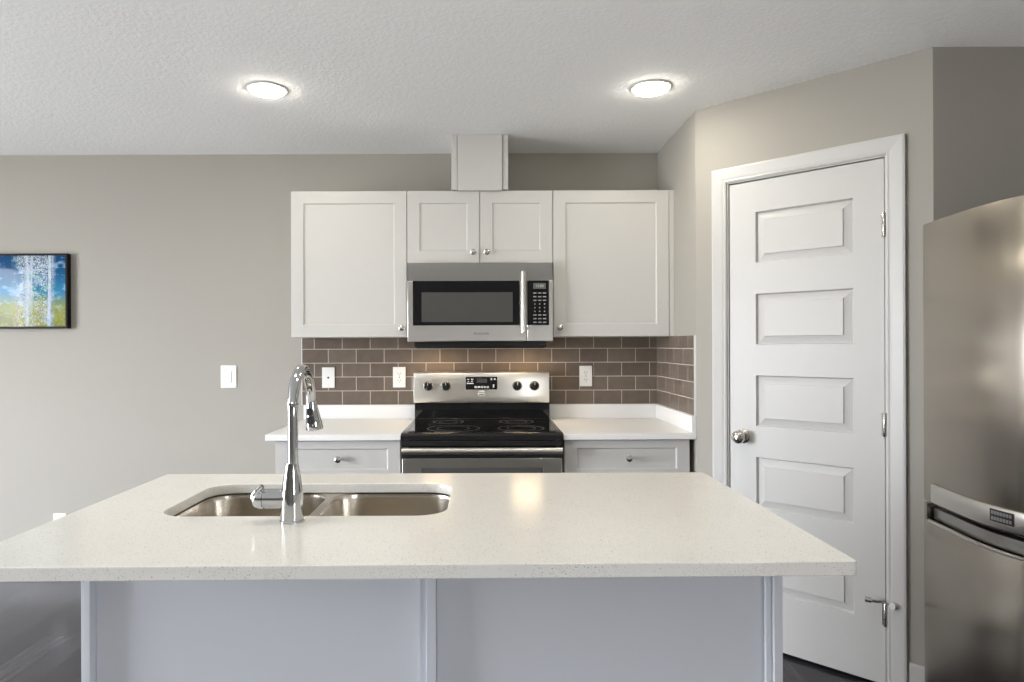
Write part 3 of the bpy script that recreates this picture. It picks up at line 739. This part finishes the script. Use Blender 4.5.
for x0, x1 in ((SX0 - 0.002, SXM - 0.010), (SXM + 0.010, SX1 + 0.002)):
    bl = obj('bowl', bowl(x0, x1, SY0 - 0.002, SY1 + 0.002, zs, 0.20, 0.077), 'sink_steel', t)
    md = bl.modifiers.new('thickness', 'SOLIDIFY'); md.thickness = 0.0015; md.offset = 1.0
    cx, cyy = (x0 + x1) / 2, (SY0 + SY1) / 2
    obj('drain', lathe(bmesh.new(), [(0.045, 0.0002), (0.045, 0.002), (0.040, 0.003), (0.028, 0.002), (0.026, 0.0005), (0.0, 0.0005)], (cx, cyy, zs - 0.20)), 'chrome', bl)
    holes.append(rrect(x0 - 0.004, x1 + 0.004, SY0 - 0.006, SY1 + 0.006, 0.079, 8))
bm = plate_with_holes(bmesh.new(), rrect(SX0 - 0.025, SX1 + 0.025, SY0 - 0.025, SY1 + 0.025, 0.085, 8), holes, zs, 0.0)
fl = obj('rim', bm, 'sink_steel', t)

# pull-down faucet, spout over the sink
FX, FYY = -0.4410, -2.228
t = thing('faucet', 'tall chrome gooseneck faucet with pull-down spray head at the island sink', 'faucet', (FX, FYY, IZ))
obj('base_ring', lathe(bmesh.new(), [(0.0285, 0.0002), (0.0285, 0.004), (0.0270, 0.006)], (FX, FYY, IZ), n=40), 'chrome', t)
obj('body', lathe(bmesh.new(), [(0.0268, 0.005), (0.0264, 0.025), (0.0258, 0.050), (0.0238, 0.072), (0.0205, 0.095), (0.0170, 0.117), (0.0148, 0.130), (0.0142, 0.133), (0.0126, 0.1335)], (FX, FYY, IZ), n=40), 'chrome', t)
R_ = 0.098; zc = 1.156
pts = [(FX + 0.002, FYY, IZ + 0.130), (FX + 0.002, FYY, 1.10), (FX + 0.002, FYY, zc - 0.02)]
arc = [(FX + 0.002 - 0.0095 * k / 24, FYY + R_ - R_ * cos(pi * k / 24), zc + R_ * sin(pi * k / 24)) for k in range(0, 24)]
obj('spout', tube(bmesh.new(), pts + arc, [0.0116] * 3 + [0.0116 + 0.0012 * min(1, k / 5) for k in range(24)], 24), 'chrome', t)
obj('collar', lathe(bmesh.new(), [(0.0122, 0), (0.0138, 0.001), (0.0138, 0.005), (0.0125, 0.006)], (FX + 0.002, FYY, 1.176), n=32), 'chrome', t)
# spray head hangs from the end of the arc, leaning slightly outwards
hm = Matrix.Translation((FX - 0.0075, FYY + 2 * R_ - 0.001, zc + 0.024)) @ Matrix.Rotation(radians(4), 4, 'X') @ Matrix.Rotation(radians(-6), 4, 'Y')
sh = obj('spray_head', lathe(bmesh.new(), [(0.0128, 0.0), (0.0134, -0.004), (0.0130, -0.007), (0.0136, -0.020), (0.0158, -0.036), (0.0188, -0.056), (0.0212, -0.070), (0.0222, -0.080), (0.0216, -0.085), (0.0150, -0.0868), (0, -0.0868)], mtx=hm, n=36), 'chrome', t)
for z0, z1, r0, w in ((-0.046, -0.027, 0.0160, 0.0068), (-0.068, -0.0485, 0.0192, 0.0074)):
    b = B(-w, w, -r0 - 0.0035, -r0 + 0.006, z0, z1, 0.0025, 3, mtx=hm @ Matrix.Rotation(radians(-12), 4, 'Z') @ Matrix.Translation((0, 0, 0)))
    obj('spray_button', b, 'black_plastic', sh)
# side lever
HZ = IZ + 0.052
obj('valve_arm', lathe(bmesh.new(), [(0.0215, 0.010), (0.0222, 0.030), (0.0222, 0.060)], (FX, FYY, HZ), '-X', 32), 'chrome', t)
hd = obj('handle', lathe(bmesh.new(), [(0.0205, 0.0605), (0.0205, 0.0635), (0.0228, 0.0645), (0.0228, 0.072), (0.0200, 0.083), (0.0125, 0.091), (0, 0.094)], (FX, FYY, HZ), '-X', 32), 'chrome', t)
obj('lever', tube(bmesh.new(), [(FX - 0.084, FYY - 0.008, HZ + 0.004), (FX - 0.080, FYY - 0.010, HZ + 0.014), (FX - 0.072, FYY - 0.013, HZ + 0.024), (FX - 0.063, FYY - 0.015, HZ + 0.032)], [0.010, 0.009, 0.0065, 0.005], 16), 'chrome', hd)

# ================================================================== REFRIGERATOR (doors face the island, bowed outwards)
def eye(d): return d - EYE_D                                   # distance in front of the eye -> y
FP = [(1.560, 2.362), (1.544, 2.354), (1.537, 2.335), (1.530, 2.290), (1.516, 2.190), (1.504, 2.090), (1.500, 2.020), (1.5035, 1.960), (1.5095, 1.920), (1.517, 1.885), (1.529, 1.862), (1.560, 1.850)]
FP = [(x, eye(d)) for x, d in FP]
def smooth_path(p, n=4):
    out = []
    for i in range(len(p) - 1):
        p0, p1, p2, p3 = p[max(i - 1, 0)], p[i], p[i + 1], p[min(i + 2, len(p) - 1)]
        for k in range(n):
            s = k / n
            out.append(tuple(0.5 * ((2 * p1[j]) + (-p0[j] + p2[j]) * s + (2 * p0[j] - 5 * p1[j] + 4 * p2[j] - p3[j]) * s * s + (-p0[j] + 3 * p1[j] - 3 * p2[j] + p3[j]) * s ** 3) for j in (0, 1)))
    out.append(p[-1]); return out
FPS = smooth_path(FP)
HF = 1.730
fy0, fy1 = eye(1.850), eye(2.362)
t = thing('refrigerator', 'stainless bottom-freezer refrigerator with bowed doors at the right edge', 'refrigerator', (1.85, (fy0 + fy1) / 2, 0))
obj('body', B(1.585, 2.16, fy0 + 0.003, fy1 - 0.003, 0.05, HF - 0.01, 0.006), mat('fridge_side_grey', (0.25, 0.25, 0.25), 0.45, 0.3), t)
obj('kick_plate', B(1.60, 2.12, fy0 + 0.02, fy1 - 0.02, 0, 0.0495), 'black_plastic', t)
back = [(1.575, fy0), (1.575, fy1)]
def doorshape(z0, z1, off=0.0, bev=0.004):
    prof = [(min(x + off, 1.574), y) for x, y in FPS] + back
    return prism(bmesh.new(), prof, z0, z1, 'Z', bev)
ud = obj('upper_door', doorshape(0.766, HF), 'fridge_steel', t, smooth=50)
ld = obj('freezer_door', doorshape(0.055, 0.704), 'fridge_steel', t, smooth=50)
# recessed grip along the top of the freezer door, closed at the far end
obj('grip_recess', doorshape(0.7035, 0.742, 0.030, 0.0), 'black_plastic', ld, smooth=50)
fe = [(x, y) for x, y in FPS if y > eye(2.318)]
cap = prism(bmesh.new(), fe + [(1.575, fe[-1][1]), (1.575, fy1)], 0.7035, 0.758, 'Z', 0.002)
obj('door_end', cap, 'fridge_steel', ld, smooth=50)
lip = [(x, y) for x, y in FPS if y <= eye(2.318)]
lipo = [(x - 0.002, y) for x, y in lip]; lipi = [(x + 0.006, y) for x, y in lip]
obj('grip_lip', prism(bmesh.new(), lipo + lipi[::-1], 0.6985, 0.7075, 'Z', 0.001), 'stainless', ld, smooth=50)
mid = [(x, y) for x, y in FPS if y <= eye(2.318)]
obj('grip_plate', prism(bmesh.new(), [(x + 0.020, y) for x, y in mid] + [(x + 0.034, y) for x, y in mid][::-1], 0.7080, 0.746, 'Z'), 'shaded_stainless', ld, smooth=50)
bandp = [(x, y) for x, y in FPS if y <= eye(2.296)]
bd = obj('handle_band', prism(bmesh.new(), [(x - 0.006, y) for x, y in bandp] + [(x + 0.004, y) for x, y in bandp][::-1], 0.772, 0.833, 'Z', 0.002), 'stainless', ud, smooth=50)
def at_y(y):
    for (xa, ya), (xb, yb) in zip(FPS, FPS[1:]):
        if (ya - y) * (yb - y) <= 0 and ya != yb: return xa + (xb - xa) * (y - ya) / (yb - ya)
    return 1.5
bm = bmesh.new(); ya, yb = eye(1.982), eye(1.905)
pl = [(at_y(y) , y) for y in [ya + (yb - ya) * k / 8 for k in range(9)]]
prism(bm, [(x - 0.0075, y) for x, y in pl] + [(x - 0.004, y) for x, y in pl][::-1], 0.7895, 0.826, 'Z')
bp = obj('control_strip', bm, 'black_plastic', bd, smooth=50)
bm = bmesh.new()
for r in range(2):
    for k in range(7):
        y = ya + (yb - ya) * (k + 0.9) / 8; xx = at_y(y) - 0.0082
        box(bm, xx, xx + 0.002, y - 0.004, y + 0.004, 0.7945 + 0.0165 * r, 0.8045 + 0.0165 * r)
obj('keypad', bm, 'ring_light', bp, smooth=50)
# small hinge cover on the top
obj('hinge_cover', B(1.56, 1.66, fy1 - 0.07, fy1 - 0.01, HF - 0.010, HF + 0.006, 0.004), 'black_plastic', t)

# ================================================================== DOWNLIGHTS
def downlight(label, loc, lamp):
    t = thing('downlight', label, 'ceiling light', loc, group='recessed ceiling downlights')
    obj('trim_ring', lathe(bmesh.new(), [(0.088, -0.0002), (0.087, -0.004), (0.082, -0.006), (0.073, -0.0055), (0.070, -0.0002)], n=48), 'trim_white', t, local=True)
    obj('diffuser', lathe(bmesh.new(), [(0.072, -0.004), (0.0715, -0.0095), (0.066, -0.0135), (0.045, -0.016), (0.0, -0.017)], n=48), lamp, t, local=True)
    return t
dl = downlight('round recessed ceiling downlight, the one left of the vent chase', (-0.906, -0.953, CEIL), 'lamp')
dup(dl, (0.703, -0.957, CEIL), 'round recessed ceiling downlight, the one right of the vent chase near the pantry wall')
dup(dl, (-0.62, -2.0, CEIL), 'added unseen round ceiling downlight over the island sink')  # this lamp and the next are added out of view to brighten the island top
dup(dl, (0.35, -2.0, CEIL), 'added unseen round ceiling downlight over the free end of the island')
